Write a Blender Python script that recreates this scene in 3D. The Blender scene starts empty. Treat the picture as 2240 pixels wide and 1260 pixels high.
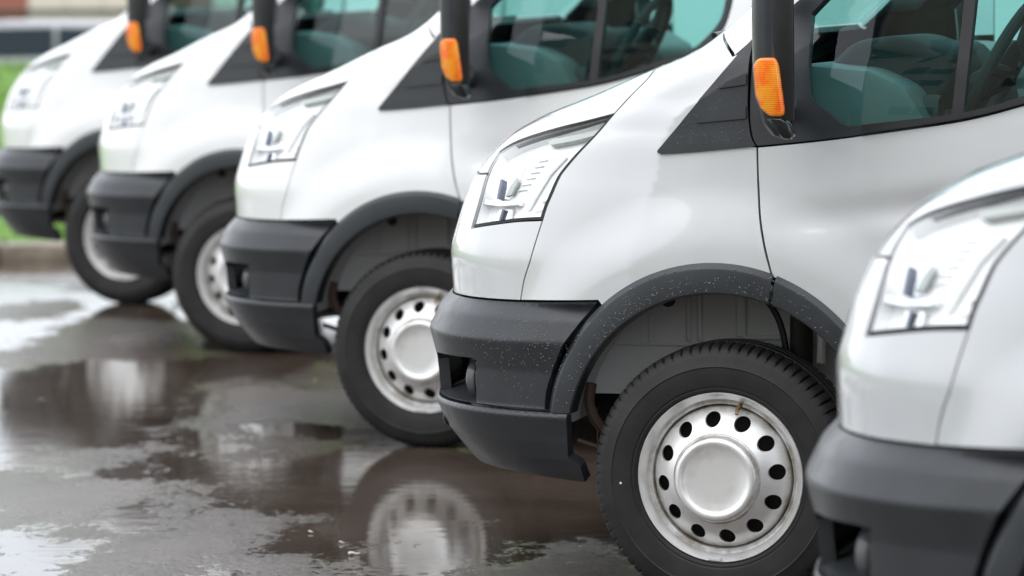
import bpy, bmesh, math, random
import numpy as np
from mathutils import Vector, Matrix
from mathutils.geometry import delaunay_2d_cdt
random.seed(4)
sc = bpy.context.scene
col = sc.collection
R = math.radians

# ------------------------------------------------------------------ camera
CAM_H, PITCH, ROLL = 1.6265, 0.076955, -0.009706
cd = bpy.data.cameras.new('camera'); cam = bpy.data.objects.new('camera', cd); col.objects.link(cam)
fw = Vector((0, math.cos(PITCH), -math.sin(PITCH))); up = Vector((0, math.sin(PITCH), math.cos(PITCH))); rt = Vector((1, 0, 0))
r2 = rt * math.cos(ROLL) + up * math.sin(ROLL); u2 = up * math.cos(ROLL) - rt * math.sin(ROLL)
M = Matrix((r2, u2, -fw)).transposed().to_4x4(); M.translation = Vector((0, 0, CAM_H)); cam.matrix_world = M
cd.sensor_width = 36; cd.lens = 8800.34 / 2240 * 36; cd.clip_start = .1; cd.clip_end = 2000
cd.dof.use_dof = True; cd.dof.focus_distance = 10.25; cd.dof.aperture_fstop = 3.4
sc.camera = cam

# ------------------------------------------------------------------ sky, sun, exposure
SUN_EL, SUN_AZ = R(60), R(225)          # azimuth from +Y, clockwise seen from above
w = bpy.data.worlds.new('World'); sc.world = w; w.use_nodes = True
nt = w.node_tree; nt.nodes.clear()
sky = nt.nodes.new('ShaderNodeTexSky'); sky.sky_type = 'NISHITA'; sky.sun_disc = False
sky.sun_elevation = SUN_EL; sky.sun_rotation = SUN_AZ; sky.dust_density = 6.0; sky.air_density = 1.2; sky.ozone_density = 1.0
hs = nt.nodes.new('ShaderNodeHueSaturation'); hs.inputs['Saturation'].default_value = .4
bg = nt.nodes.new('ShaderNodeBackground'); bg.inputs['Strength'].default_value = .15
wo = nt.nodes.new('ShaderNodeOutputWorld')
nt.links.new(sky.outputs[0], hs.inputs['Color'])
tcw = nt.nodes.new('ShaderNodeTexCoord'); cn = nt.nodes.new('ShaderNodeTexNoise'); cn.inputs['Scale'].default_value = 2.6; cn.inputs['Detail'].default_value = 5      # even cloud cover
cr_ = nt.nodes.new('ShaderNodeValToRGB'); cr_.color_ramp.elements[0].position = .32; cr_.color_ramp.elements[0].color = (.62, .66, .72, 1); cr_.color_ramp.elements[1].position = .68; cr_.color_ramp.elements[1].color = (1, 1, 1, 1)
cm = nt.nodes.new('ShaderNodeMix'); cm.data_type = 'RGBA'; cm.blend_type = 'MULTIPLY'; cm.inputs[0].default_value = 1; cm.inputs[7].default_value = (16, 16.3, 16.8, 1)
mxw = nt.nodes.new('ShaderNodeMix'); mxw.data_type = 'RGBA'; mxw.inputs[0].default_value = .72
nt.links.new(tcw.outputs['Generated'], cn.inputs['Vector']); nt.links.new(cn.outputs[0], cr_.inputs[0]); nt.links.new(cr_.outputs[0], cm.inputs[6])
nt.links.new(hs.outputs[0], mxw.inputs[6]); nt.links.new(cm.outputs[2], mxw.inputs[7]); nt.links.new(mxw.outputs[2], bg.inputs[0]); nt.links.new(bg.outputs[0], wo.inputs[0])
sl = bpy.data.lights.new('sun', 'SUN'); sl.energy = .7; sl.angle = R(75); sl.color = (1, .985, .96)
so = bpy.data.objects.new('sun', sl); col.objects.link(so)
sd = Vector((math.sin(SUN_AZ) * math.cos(SUN_EL), math.cos(SUN_AZ) * math.cos(SUN_EL), math.sin(SUN_EL)))
so.rotation_euler = (-sd).to_track_quat('-Z', 'Y').to_euler(); so.location = sd * 60
sc.view_settings.view_transform = 'Standard'; sc.view_settings.look = 'None'; sc.view_settings.gamma = 1
sc.view_settings.exposure = 0.16
sc.cycles.use_denoising = True
sc.cycles.max_bounces = 10; sc.cycles.transparent_max_bounces = 16; sc.cycles.caustics_reflective = False; sc.cycles.caustics_refractive = False

# ------------------------------------------------------------------ materials
MAT = {}
def mat(name, base=(.5, .5, .5), rough=.5, metal=0., coat=0., spec=.5, trans=0., ior=1.45):
    m = bpy.data.materials.new(name); m.use_nodes = True
    b = m.node_tree.nodes['Principled BSDF']
    b.inputs['Base Color'].default_value = (*base, 1); b.inputs['Roughness'].default_value = rough
    b.inputs['Metallic'].default_value = metal; b.inputs['Coat Weight'].default_value = coat; b.inputs['Coat Roughness'].default_value = .04
    b.inputs['Specular IOR Level'].default_value = spec; b.inputs['Transmission Weight'].default_value = trans; b.inputs['IOR'].default_value = ior
    MAT[name] = m
    return m
def N(m, t, **kw):
    n = m.node_tree.nodes.new(t)
    for k, v in kw.items():
        if k in n.inputs: n.inputs[k].default_value = v
        else: setattr(n, k, v)
    return n
def L(m, a, b): m.node_tree.links.new(a, b)
def P(m): return m.node_tree.nodes['Principled BSDF']
def tex(m, scale, detail=4, rough=.55, kind='ShaderNodeTexNoise', stretch=None):
    tc = N(m, 'ShaderNodeTexCoord'); n = N(m, kind); n.inputs['Scale'].default_value = scale
    if kind == 'ShaderNodeTexNoise': n.inputs['Detail'].default_value = detail; n.inputs['Roughness'].default_value = rough
    if stretch:
        mp = N(m, 'ShaderNodeMapping'); mp.inputs['Scale'].default_value = stretch
        L(m, tc.outputs['Object'], mp.inputs[0]); L(m, mp.outputs[0], n.inputs['Vector'])
    else: L(m, tc.outputs['Object'], n.inputs['Vector'])
    return n
def ramp(m, src, stops):
    r = N(m, 'ShaderNodeValToRGB'); e = r.color_ramp.elements
    while len(e) < len(stops): e.new(.5)
    for q, (p, c) in zip(e, stops):
        q.position = p; q.color = (*c, 1) if hasattr(c, '__len__') else (c, c, c, 1)
    L(m, src, r.inputs[0]); return r
def bump(m, src, strength, dist):
    b = N(m, 'ShaderNodeBump'); b.inputs['Strength'].default_value = strength; b.inputs['Distance'].default_value = dist
    L(m, src, b.inputs['Height']); L(m, b.outputs[0], P(m).inputs['Normal']); return b

def paint(name, base, metal=0.):
    m = mat(name, base, .32, metal, 1.0)
    n = tex(m, 2.2, 6, .6, stretch=(1, 1, .25)); a = tuple(c * .95 for c in base)
    r = ramp(m, n.outputs[0], [(.35, a), (.62, base)]); L(m, r.outputs[0], P(m).inputs['Base Color'])
    d = tex(m, 300, 2); r2_ = ramp(m, d.outputs[0], [(.45, .30), (.75, .42)]); L(m, r2_.outputs[0], P(m).inputs['Roughness'])
    return m
paint('paint_white', (.80, .81, .815)); paint('paint_pearl', (.60, .61, .62), .12); paint('paint_silver_white', (.52, .535, .555), .15)
def plastic(name, base, rough):
    m = mat(name, base, rough)
    n = tex(m, 9, 5); r = ramp(m, n.outputs[0], [(.3, tuple(c * .85 for c in base)), (.7, tuple(c * 1.15 for c in base))]); L(m, r.outputs[0], P(m).inputs['Base Color'])
    g = tex(m, 900, 2); bump(m, g.outputs[0], .25, .0006)
    d = tex(m, 26, 4); rr = ramp(m, d.outputs[0], [(.35, rough - .04), (.7, rough + .05)]); L(m, rr.outputs[0], P(m).inputs['Roughness'])
    return m
plastic('black_plastic', (.026, .029, .033), .33); plastic('dark_plastic', (.012, .012, .013), .5)
plastic('trim_black', (.013, .013, .0145), .36)
m = mat('rubber', (.022, .021, .021), .62)
n = tex(m, 14, 5); r = ramp(m, n.outputs[0], [(.3, (.007, .0068, .0066)), (.72, (.018, .0172, .0168))]); L(m, r.outputs[0], P(m).inputs['Base Color'])
g = tex(m, 160, 3); bump(m, g.outputs[0], .3, .001)
m = mat('rim_silver', (.62, .62, .61), .36, .55, .3)
n = tex(m, 11, 6, .65); r = ramp(m, n.outputs[0], [(.26, (.66, .65, .63)), (.5, (.82, .82, .815))]); 
tc_ = N(m, 'ShaderNodeTexCoord'); sx = N(m, 'ShaderNodeSeparateXYZ'); L(m, tc_.outputs['Object'], sx.inputs[0]); cb = N(m, 'ShaderNodeCombineXYZ'); L(m, sx.outputs[0], cb.inputs[0]); L(m, sx.outputs[2], cb.inputs[2])
ln_ = N(m, 'ShaderNodeVectorMath', operation='LENGTH'); L(m, cb.outputs[0], ln_.inputs[0])       # grime gathers round the cap and in the well
sc4 = N(m, 'ShaderNodeMath', operation='MULTIPLY'); sc4.inputs[1].default_value = 4.; L(m, ln_.outputs['Value'], sc4.inputs[0])
gr_ = ramp(m, sc4.outputs[0], [(.34, 0.), (.40, .2), (.448, .9), (.47, .15), (.66, .1), (.735, .9), (.79, .7), (.82, 0.)])
gn = tex(m, 18, 5, .65); g2 = ramp(m, gn.outputs[0], [(.38, 0.), (.66, 1.)]); gm = N(m, 'ShaderNodeMath', operation='MULTIPLY'); L(m, gr_.outputs[0], gm.inputs[0]); L(m, g2.outputs[0], gm.inputs[1])
gx = N(m, 'ShaderNodeMix', data_type='RGBA'); L(m, gm.outputs[0], gx.inputs[0]); L(m, r.outputs[0], gx.inputs[6]); gx.inputs[7].default_value = (.26, .21, .15, 1); L(m, gx.outputs[2], P(m).inputs['Base Color'])
mat('hub_dark', (.02, .018, .016), .6, .3); mat('brass', (.25, .17, .08), .4, .8)
mat('chrome', (.90, .90, .91), .07, 1.); mat('reflector', (.93, .94, .95), .3, .1); mat('white_plastic', (.72, .74, .74), .3)
mat('grey_metal', (.64, .65, .65), .5, .0, .2); mat('hose', (.012, .012, .012), .45); mat('rusty_pipe', (.10, .065, .05), .6, .3)
mat('interior_grey', (.17, .175, .18), .5); mat('interior_light', (.36, .37, .37), .6); mat('fog_grey', (.10, .105, .11), .25); mat('seat_fabric', (.045, .048, .052), .85)
m = mat('amber', (1.0, .27, .008), .14, 0, .6)
n = tex(m, 1, 2, kind='ShaderNodeTexWave'); n.inputs['Scale'].default_value = 60; n.bands_direction = 'Z'; n.inputs['Distortion'].default_value = 1.5; bump(m, n.outputs['Fac'], .18, .001)
n2 = tex(m, 26, 3); r = ramp(m, n2.outputs[0], [(.36, (.98, .16, .004)), (.60, (1.0, .36, .02))]); 
wv = ramp(m, n.outputs['Fac'], [(.25, .62), (.6, 1.)]); mul = N(m, 'ShaderNodeMix', data_type='RGBA', blend_type='MULTIPLY'); mul.inputs[0].default_value = .8
L(m, r.outputs[0], mul.inputs[6]); L(m, wv.outputs[0], mul.inputs[7]); L(m, mul.outputs[2], P(m).inputs['Base Color'])
def glass(name, tint, refl_rough=.0, ior=1.5):
    m = bpy.data.materials.new(name); m.use_nodes = True; t = m.node_tree; t.nodes.clear()
    o = t.nodes.new('ShaderNodeOutputMaterial'); mx = t.nodes.new('ShaderNodeMixShader'); tr = t.nodes.new('ShaderNodeBsdfTransparent')
    gl = t.nodes.new('ShaderNodeBsdfGlossy'); fr = t.nodes.new('ShaderNodeFresnel'); ge = t.nodes.new('ShaderNodeNewGeometry'); mi = t.nodes.new('ShaderNodeMix'); mi.inputs[2].default_value = ior; mi.inputs[3].default_value = 1 / ior; t.links.new(ge.outputs['Backfacing'], mi.inputs[0]); t.links.new(mi.outputs[0], fr.inputs[0])
    tr.inputs[0].default_value = (*tint, 1); gl.inputs['Roughness'].default_value = refl_rough; gl.inputs['Color'].default_value = (1, 1, 1, 1)
    t.links.new(fr.outputs[0], mx.inputs[0]); t.links.new(tr.outputs[0], mx.inputs[1]); t.links.new(gl.outputs[0], mx.inputs[2]); t.links.new(mx.outputs[0], o.inputs[0])
    MAT[name] = m; return m
glass('tinted_glass', (.50, .79, .755)); glass('clear_lens', (.985, .99, .99), .01, 1.3); glass('smoked_lens', (.55, .58, .6), .02)
mat('rib_grey', (.76, .77, .78), .35); mat('lamp_bar_grey', (.42, .45, .43), .25); mat('slit_blue', (.09, .11, .17), .3)
mat('mirror_glass', (.85, .85, .86), .02, 1.)
mat('clear_drop', (.95, .96, .97), .02, 0, 0, .5, 1., 1.33)
mat('water_drop', (.02, .021, .023), .02, 0, 1., .8)
mat('car_black', (.01, .01, .012), .15); mat('frame_white2', (.7, .7, .68), .6)
mat('red_lens', (.5, .01, .01), .15)

# ------------------------------------------------------------------ van body surface (metres, van frame: x rearwards, y to its right, z up)
def hermite(xs, ys):
    xs = np.asarray(xs, float); ys = np.asarray(ys, float); h = np.diff(xs); d = np.diff(ys) / h
    m = np.empty_like(ys); m[0] = d[0]; m[-1] = d[-1]
    for i in range(1, len(xs) - 1):
        if d[i - 1] * d[i] <= 0: m[i] = 0
        else:
            w1 = 2 * h[i] + h[i - 1]; w2 = h[i] + 2 * h[i - 1]; m[i] = (w1 + w2) / (w1 / d[i - 1] + w2 / d[i])
    def f(x):
        x = np.clip(np.asarray(x, float), xs[0], xs[-1]); i = np.clip(np.searchsorted(xs, x, side='right') - 1, 0, len(xs) - 2)
        t = (x - xs[i]) / h[i]
        return ys[i] * (1 + 2 * t) * (1 - t) ** 2 + h[i] * m[i] * t * (1 - t) ** 2 + ys[i + 1] * t * t * (3 - 2 * t) + h[i] * m[i + 1] * t * t * (t - 1)
    return f
ZN = [.20, .60, .78, .885, .897, .95, 1.05, 1.11, 1.16, 1.21, 1.25, 1.32, 1.38, 1.43, 1.50, 1.60, 1.75, 2.0, 2.2, 2.32, 2.42]
XN = [-.95, -.965, -.965, -.970, -.969, -.955, -.918, -.882, -.835, -.77, -.69, -.49, -.333, -.207, -.112, -.005, .145, .44, .70, .92, 1.29]
ZK = [.2, .95, 1.10, 1.20, 1.30, 1.40, 1.60, 2.4]
KK = [1., 1., .97, .85, .70, .62, .60, .65]
ZW = [.2, .45, .6, .86, 1.0, 1.19, 1.35, 1.5, 1.7, 2.0, 2.25, 2.35, 2.42]
WW = [.985, 1.0, 1.01, 1.015, 1.01, .99, .965, .935, .895, .845, .80, .76, .68]
PS = list(range(9))
PD = [0, .03, .085, .122, .178, .265, .385, .525, .74]
PY = [0, .297, .495, .594, .693, .792, .871, .921, .958]
PD2 = [0, .015, .04, .06, .085, .118, .165, .235, .40]
PY2 = [0, .32, .55, .68, .79, .875, .925, .955, .975]
class Surf:
    def __init__(s, ZN=ZN, XN=XN, ZW=ZW, WW=WW, bulge=True):
        s.xn = hermite(ZN, XN); s.k = hermite(ZK, KK); s.w = hermite(ZW, WW); s.bulge = bulge
        s.pd = hermite(PS, PD); s.py = hermite(PS, PY); s.pd2 = hermite(PS, PD2); s.py2 = hermite(PS, PY2)
        s.ss = np.concatenate([np.linspace(0, 8, 241), np.linspace(8.03, 14, 200)])
        x, y, z = s(s.ss, np.full_like(s.ss, .9)); s.uu = np.concatenate([[0], np.cumsum(np.hypot(np.diff(x), np.diff(y)))])
    def __call__(self, s, z):
        s = np.asarray(s, float); z = np.asarray(z, float)
        b = np.clip((z - 1.22) / .2, 0, 1); b = b * b * (3 - 2 * b); sn = np.minimum(s, 8.)
        D = lambda q: self.k(z) * self.pd(q) * (1 - b) + self.pd2(q) * b
        Y = lambda q: self.py(q) * (1 - b) + self.py2(q) * b
        x0 = self.xn(z); x8 = x0 + D(8.); f8 = Y(8.)
        m = (D(8.) - D(7.95)) / .05; mf = (Y(8.) - Y(7.95)) / .05 / np.maximum(m, 1e-6)
        t = np.clip((s - 8) / 6., 0, 1); Ln = 4.3 - x8
        x = np.where(s > 8, x8 + 6 * m * t + (Ln - 6 * m) * t * t, x0 + D(sn))
        e = np.clip((x - x8) / 1.1, 0, 1)
        h = f8 * (1 + 2 * e) * (1 - e) ** 2 + 1.1 * np.clip(mf, 0, 2.2 * (1 - f8) / 1.1) * e * (1 - e) ** 2 + e * e * (3 - 2 * e)
        y = -self.w(z) * np.where(s > 8, h, Y(sn))
        if self.bulge:
            r = np.hypot(x, z - .40); q = np.clip((.70 - r) / .17, 0, 1); q = q * q * (3 - 2 * q); y = y - .022 * q
            zc = 1.055 + .10 * np.clip(x - .3, -.2, 1); d = .016 * np.clip((x - .12) / .5, 0, 1)
            y = y + d * np.exp(-((z - (zc - .035)) / .042) ** 2)
        return x, y, z + 0 * x
    def s_of(self, x, z):
        return float(np.interp(x, self(self.ss, np.full_like(self.ss, z))[0], self.ss))
    def y_at(self, x, z):
        return float(self(self.s_of(x, z), z)[1])
    def u(self, s): return np.interp(s, self.ss, self.uu)
    def s_from_u(self, u): return np.interp(u, self.uu, self.ss)
    def normal(self, s, z):
        h = 1e-3; p = [np.array(self(s + a, z + b)) for a, b in ((h, 0), (-h, 0), (0, h), (0, -h))]
        ds = (p[0] - p[1]).T; dz = (p[2] - p[3]).T
        n = np.cross(ds, dz); n /= np.maximum(np.linalg.norm(n, axis=1, keepdims=True), 1e-12)
        return n
S = Surf()
def facet(kn, e=.0045):
    """straight facets with a small rounding at every knot"""
    z, v = zip(*kn)
    return lambda q: sum(np.interp(np.asarray(q, float) + e * t, z, v) for t in (-1, -.6, -.2, .2, .6, 1)) / 6
FB = facet([(.20, -.25), (.275, -.13), (.33, -.055), (.375, -.018), (.415, .014), (.453, .032), (.490, .047), (.501, .036), (.60, .044), (.681, .062), (.739, .034), (.777, .0), (.80, -.002)])
FW = facet([(.20, .96), (.30, .995), (.36, 1.014), (.44, 1.032), (.490, 1.046), (.501, 1.024), (.60, 1.030), (.681, 1.050), (.739, 1.036), (.777, 1.006), (.80, 1.004)])
BS = Surf(bulge=False); BS.xn = lambda z: -.965 - FB(z); BS.w = FW
BS.uu = np.concatenate([[0], np.cumsum(np.hypot(np.diff(BS(BS.ss, BS.ss * 0 + .62)[0]), np.diff(BS(BS.ss, BS.ss * 0 + .62)[1])))])

# ------------------------------------------------------------------ mesh helpers
class MB:
    """collects geometry; corner normals where given, else smooth/flat by angle"""
    def __init__(s): s.v = []; s.f = []; s.n = []; s.custom = False
    def add(s, verts, faces, normals=None, flip=False):
        o = len(s.v); s.v += [tuple(map(float, p)) for p in verts]
        for i, f in enumerate(faces):
            ff = [int(k) + o for k in f]; nn = None
            if normals is not None: nn = [tuple(normals[k]) for k in f]; s.custom = True
            if flip: ff = ff[::-1]; nn = nn[::-1] if nn else None
            s.f.append(ff); s.n.append(nn)
        return s
    def build(s, name, m, parent=None, smooth=35):
        me = bpy.data.meshes.new(name); me.from_pydata(s.v, [], s.f); me.update()
        if s.custom:
            me.polygons.foreach_set('use_smooth', [True] * len(me.polygons))
            ln = []
            for p, nn in zip(me.polygons, s.n):
                ln += nn if nn else [tuple(p.normal)] * p.loop_total
            me.normals_split_custom_set(ln)
        elif smooth:
            me.polygons.foreach_set('use_smooth', [True] * len(me.polygons)); me.set_sharp_from_angle(angle=R(smooth))
        me.materials.append(MAT[m] if isinstance(m, str) else m)
        o = bpy.data.objects.new(name, me); col.objects.link(o)
        if parent: o.parent = parent
        return o
def crom(pts, step):
    pts = [np.array(p, float) for p in pts]
    if len(pts) == 2:
        n = max(1, int(np.ceil(np.linalg.norm(pts[1] - pts[0]) / step))); return [pts[0] + (pts[1] - pts[0]) * i / n for i in range(n + 1)]
    e = [2 * pts[0] - pts[1]] + pts + [2 * pts[-1] - pts[-2]]; out = []
    for i in range(1, len(e) - 2):
        p0, p1, p2, p3 = e[i - 1:i + 3]; n = max(1, int(np.ceil(np.linalg.norm(p2 - p1) / step)))
        for k in range(n):
            t = k / n
            out.append(.5 * (2 * p1 + (p2 - p0) * t + (2 * p0 - 5 * p1 + 4 * p2 - p3) * t * t + (3 * p1 - p0 - 3 * p2 + p3) * t ** 3))
    return out + [pts[-1]]
class At(tuple): pass                         # a point given as (s, z) on the surface instead of (x, z)
def outline(surf, curves, step):
    """curves: smooth runs of (x, z) points, joined at corners -> closed loop in (u, z)"""
    loop = []
    for c in curves:
        if all(isinstance(p, At) for p in c): r_ = crom([(float(surf.u(p[0])), p[1]) for p in c], step)
        else:
            q = crom([(float(surf(p[0], p[1])[0]), p[1]) if isinstance(p, At) else p for p in c], step * .8)
            r_ = [np.array((float(surf.u(surf.s_of(*p))), p[1])) for p in q]
        if loop and np.linalg.norm(loop[-1] - r_[0]) < 1e-4: r_ = r_[1:]
        loop += r_
    if np.linalg.norm(loop[0] - loop[-1]) < 1e-4: loop = loop[:-1]
    return np.array(loop)
def area2(l): return np.sum(l[:, 0] * np.roll(l[:, 1], -1) - np.roll(l[:, 0], -1) * l[:, 1])
def shrink(l, d):
    if area2(l) < 0: l = l[::-1]
    a = l - np.roll(l, 1, 0); b = np.roll(l, -1, 0) - l
    a /= np.maximum(np.linalg.norm(a, axis=1, keepdims=True), 1e-9); b /= np.maximum(np.linalg.norm(b, axis=1, keepdims=True), 1e-9)
    n = np.c_[-a[:, 1], a[:, 0]] + np.c_[-b[:, 1], b[:, 0]]; q = np.maximum(np.sum(n * n, 1, keepdims=True), .5)
    return l + 2 * d * n / q
def inside(p, l):
    x, y = p[:, 0], p[:, 1]; c = np.zeros(len(p), bool); j = len(l) - 1
    for i in range(len(l)):
        xi, yi = l[i]; xj, yj = l[j]
        if yi != yj: c ^= ((yi > y) != (yj > y)) & (x < (xj - xi) * (y - yi) / (yj - yi) + xi)
        j = i
    return c
def triangulate(outer, holes, hu, hz):
    mn = outer.min(0); mx = outer.max(0)
    g = np.stack(np.meshgrid(np.arange(mn[0] + hu * .5, mx[0], hu), np.arange(mn[1] + hz * .5, mx[1], hz)), -1).reshape(-1, 2)
    g[:, 0] += ((np.round(g[:, 1] / hz).astype(int) % 2) * .5) * hu
    ok = inside(g, outer)
    for h in holes: ok &= ~inside(g, h)
    g = g[ok]; B = np.concatenate([outer] + holes)
    if len(g):
        sc_ = np.array([1 / hu, 1 / hz]); keep = np.ones(len(g), bool)
        for i in range(0, len(g), 2000):
            d = np.abs((g[i:i + 2000, None] - B[None]) * sc_); keep[i:i + 2000] = ~np.any(np.hypot(d[..., 0], d[..., 1]) < .45, axis=1)
        g = g[keep]
    pts = np.concatenate([B, g]) if len(g) else B
    ed = []; o = 0
    for l in [outer] + holes: ed += [(o + i, o + (i + 1) % len(l)) for i in range(len(l))]; o += len(l)
    vs, _, fs, *_ = delaunay_2d_cdt([Vector(p) for p in pts], ed, [], 0, 1e-7, False)
    vs = np.array([tuple(v) for v in vs]); fs = np.array([f for f in fs if len(f) == 3])
    c = vs[fs].mean(1); ok = inside(c, outer)
    for h in holes: ok &= ~inside(c, h)
    return vs, fs[ok]
def panel(mb, surf, curves, holes=(), off=0., thick=.02, gap=0., h=(.03, .02), step=.012, sides=(1,), disp=None, hgap=None, hshift=(0, 0)):
    """a skin cut out of the body surface along its outline, with a return edge; sides: 1 left, -1 right"""
    out = shrink(outline(surf, curves, step), gap); hl = [shrink(outline(surf, c, step), -gap if hgap is None else hgap)[::-1] + np.array(hshift) for c in holes]
    v2, fs = triangulate(out, hl, *h)
    s = surf.s_from_u(v2[:, 0]); z = v2[:, 1]
    p = np.array(surf(s, z)).T; n = surf.normal(s, z)
    o = np.full(len(s), off) if disp is None else off + disp(p)
    p = p + n * o[:, None]
    bounds = []
    for l in [out] + hl:
        s_ = surf.s_from_u(l[:, 0]); q = np.array(surf(s_, l[:, 1])).T; nn = surf.normal(s_, l[:, 1])
        oo = np.full(len(s_), off) if disp is None else off + disp(q)
        a = q + nn * oo[:, None]; bounds.append((a, a - nn * thick))
    for sg in sides:
        k = np.array([1, sg, 1.])
        e1 = p[fs[:, 1]] - p[fs[:, 0]]; e2 = p[fs[:, 2]] - p[fs[:, 0]]; fl = np.sum(np.cross(e1, e2) * n[fs[:, 0]], 1) < 0
        ff = fs.copy(); ff[fl] = ff[fl][:, ::-1]
        mb.add(p * k, ff, n * k, flip=sg < 0)
        if thick:
            for bi, (a, b) in enumerate(bounds):
                m_ = len(a); vv = np.concatenate([a, b]) * k
                q = [(i, i + m_, (i + 1) % m_ + m_, (i + 1) % m_) for i in range(m_)]
                mb.add(vv, q, None, flip=sg < 0)
    return mb
def lathe(mb, prof, n=48, axis='y', centre=(0, 0, 0), arc=(0, 2 * math.pi), flip=False):
    full = abs(arc[1] - arc[0] - 2 * math.pi) < 1e-6; m_ = n if full else n + 1; v = []
    for i in range(m_):
        a = arc[0] + (arc[1] - arc[0]) * i / n; c, s_ = math.cos(a), math.sin(a)
        for r_, h in prof:
            q = (r_ * c, h, r_ * s_) if axis == 'y' else (h, r_ * c, r_ * s_) if axis == 'x' else (r_ * c, r_ * s_, h)
            v.append((q[0] + centre[0], q[1] + centre[1], q[2] + centre[2]))
    k = len(prof); f = []
    for i in range(n):
        j = (i + 1) % m_
        for t in range(k - 1):
            q = [i * k + t, i * k + t + 1, j * k + t + 1, j * k + t]
            f.append(q)
    return mb.add(v, f, flip=flip)
def tube(mb, pts, rad, n=10, step=.03, cap=True):
    c = crom(pts, step); k = len(c); v = []; f = []
    rads = rad if hasattr(rad, '__len__') else [rad] * 2
    pu = None
    for i, p in enumerate(c):
        t = Vector(c[min(i + 1, k - 1)] - c[max(i - 1, 0)]).normalized()
        if pu is None: pu = t.orthogonal().normalized()
        pu = (pu - t * pu.dot(t)).normalized(); b = t.cross(pu); rr = rads[0] + (rads[-1] - rads[0]) * i / max(1, k - 1)
        for j in range(n):
            a = 2 * math.pi * j / n; q = Vector(p) + (pu * math.cos(a) + b * math.sin(a)) * rr; v.append(tuple(q))
    for i in range(k - 1):
        for j in range(n): f.append((i * n + j, i * n + (j + 1) % n, (i + 1) * n + (j + 1) % n, (i + 1) * n + j))
    if cap: f.append(tuple(range(n))[::-1]); f.append(tuple((k - 1) * n + j for j in range(n)))
    return mb.add(v, f)
def bm_to(mb, bm, mtx=None):
    if mtx is not None: bm.transform(mtx)
    bm.verts.index_update(); mb.add([v.co for v in bm.verts], [[v.index for v in f.verts] for f in bm.faces]); bm.free(); return mb
def box(mb, lo, hi, bev=.01, seg=2, mtx=None):
    bm = bmesh.new(); bmesh.ops.create_cube(bm, size=1)
    for v in bm.verts: v.co = Vector([lo[i] + (v.co[i] + .5) * (hi[i] - lo[i]) for i in range(3)])
    if bev: bmesh.ops.bevel(bm, geom=bm.edges[:], offset=bev, segments=seg, affect='EDGES', profile=.5)
    return bm_to(mb, bm, mtx)
def prism(mb, poly, a, b, plane='xz', bev=0., seg=2, mtx=None):
    """poly in two axes, extruded along the third from a to b"""
    bm = bmesh.new(); put = {'xz': lambda p, h: (p[0], h, p[1]), 'xy': lambda p, h: (p[0], p[1], h), 'yz': lambda p, h: (h, p[0], p[1])}[plane]
    A = [bm.verts.new(put(p, a)) for p in poly]; B = [bm.verts.new(put(p, b)) for p in poly]; n = len(poly)
    bm.faces.new(A); bm.faces.new(B[::-1])
    for i in range(n): bm.faces.new((A[(i + 1) % n], A[i], B[i], B[(i + 1) % n]))
    bmesh.ops.recalc_face_normals(bm, faces=bm.faces[:])
    if bev: bmesh.ops.bevel(bm, geom=bm.edges[:], offset=bev, segments=seg, affect='EDGES', profile=.5)
    return bm_to(mb, bm, mtx)
def empty(name, loc=(0, 0, 0), rz=0, parent=None):
    o = bpy.data.objects.new(name, None); col.objects.link(o); o.location = loc; o.rotation_euler = (0, 0, rz); o.empty_display_size = .2
    if parent: o.parent = parent
    return o
def tag(o, label=None, cat=None, group=None, kind=None):
    for k, v in (('label', label), ('category', cat), ('group', group), ('kind', kind)):
        if v: o[k] = v
    return o

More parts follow.
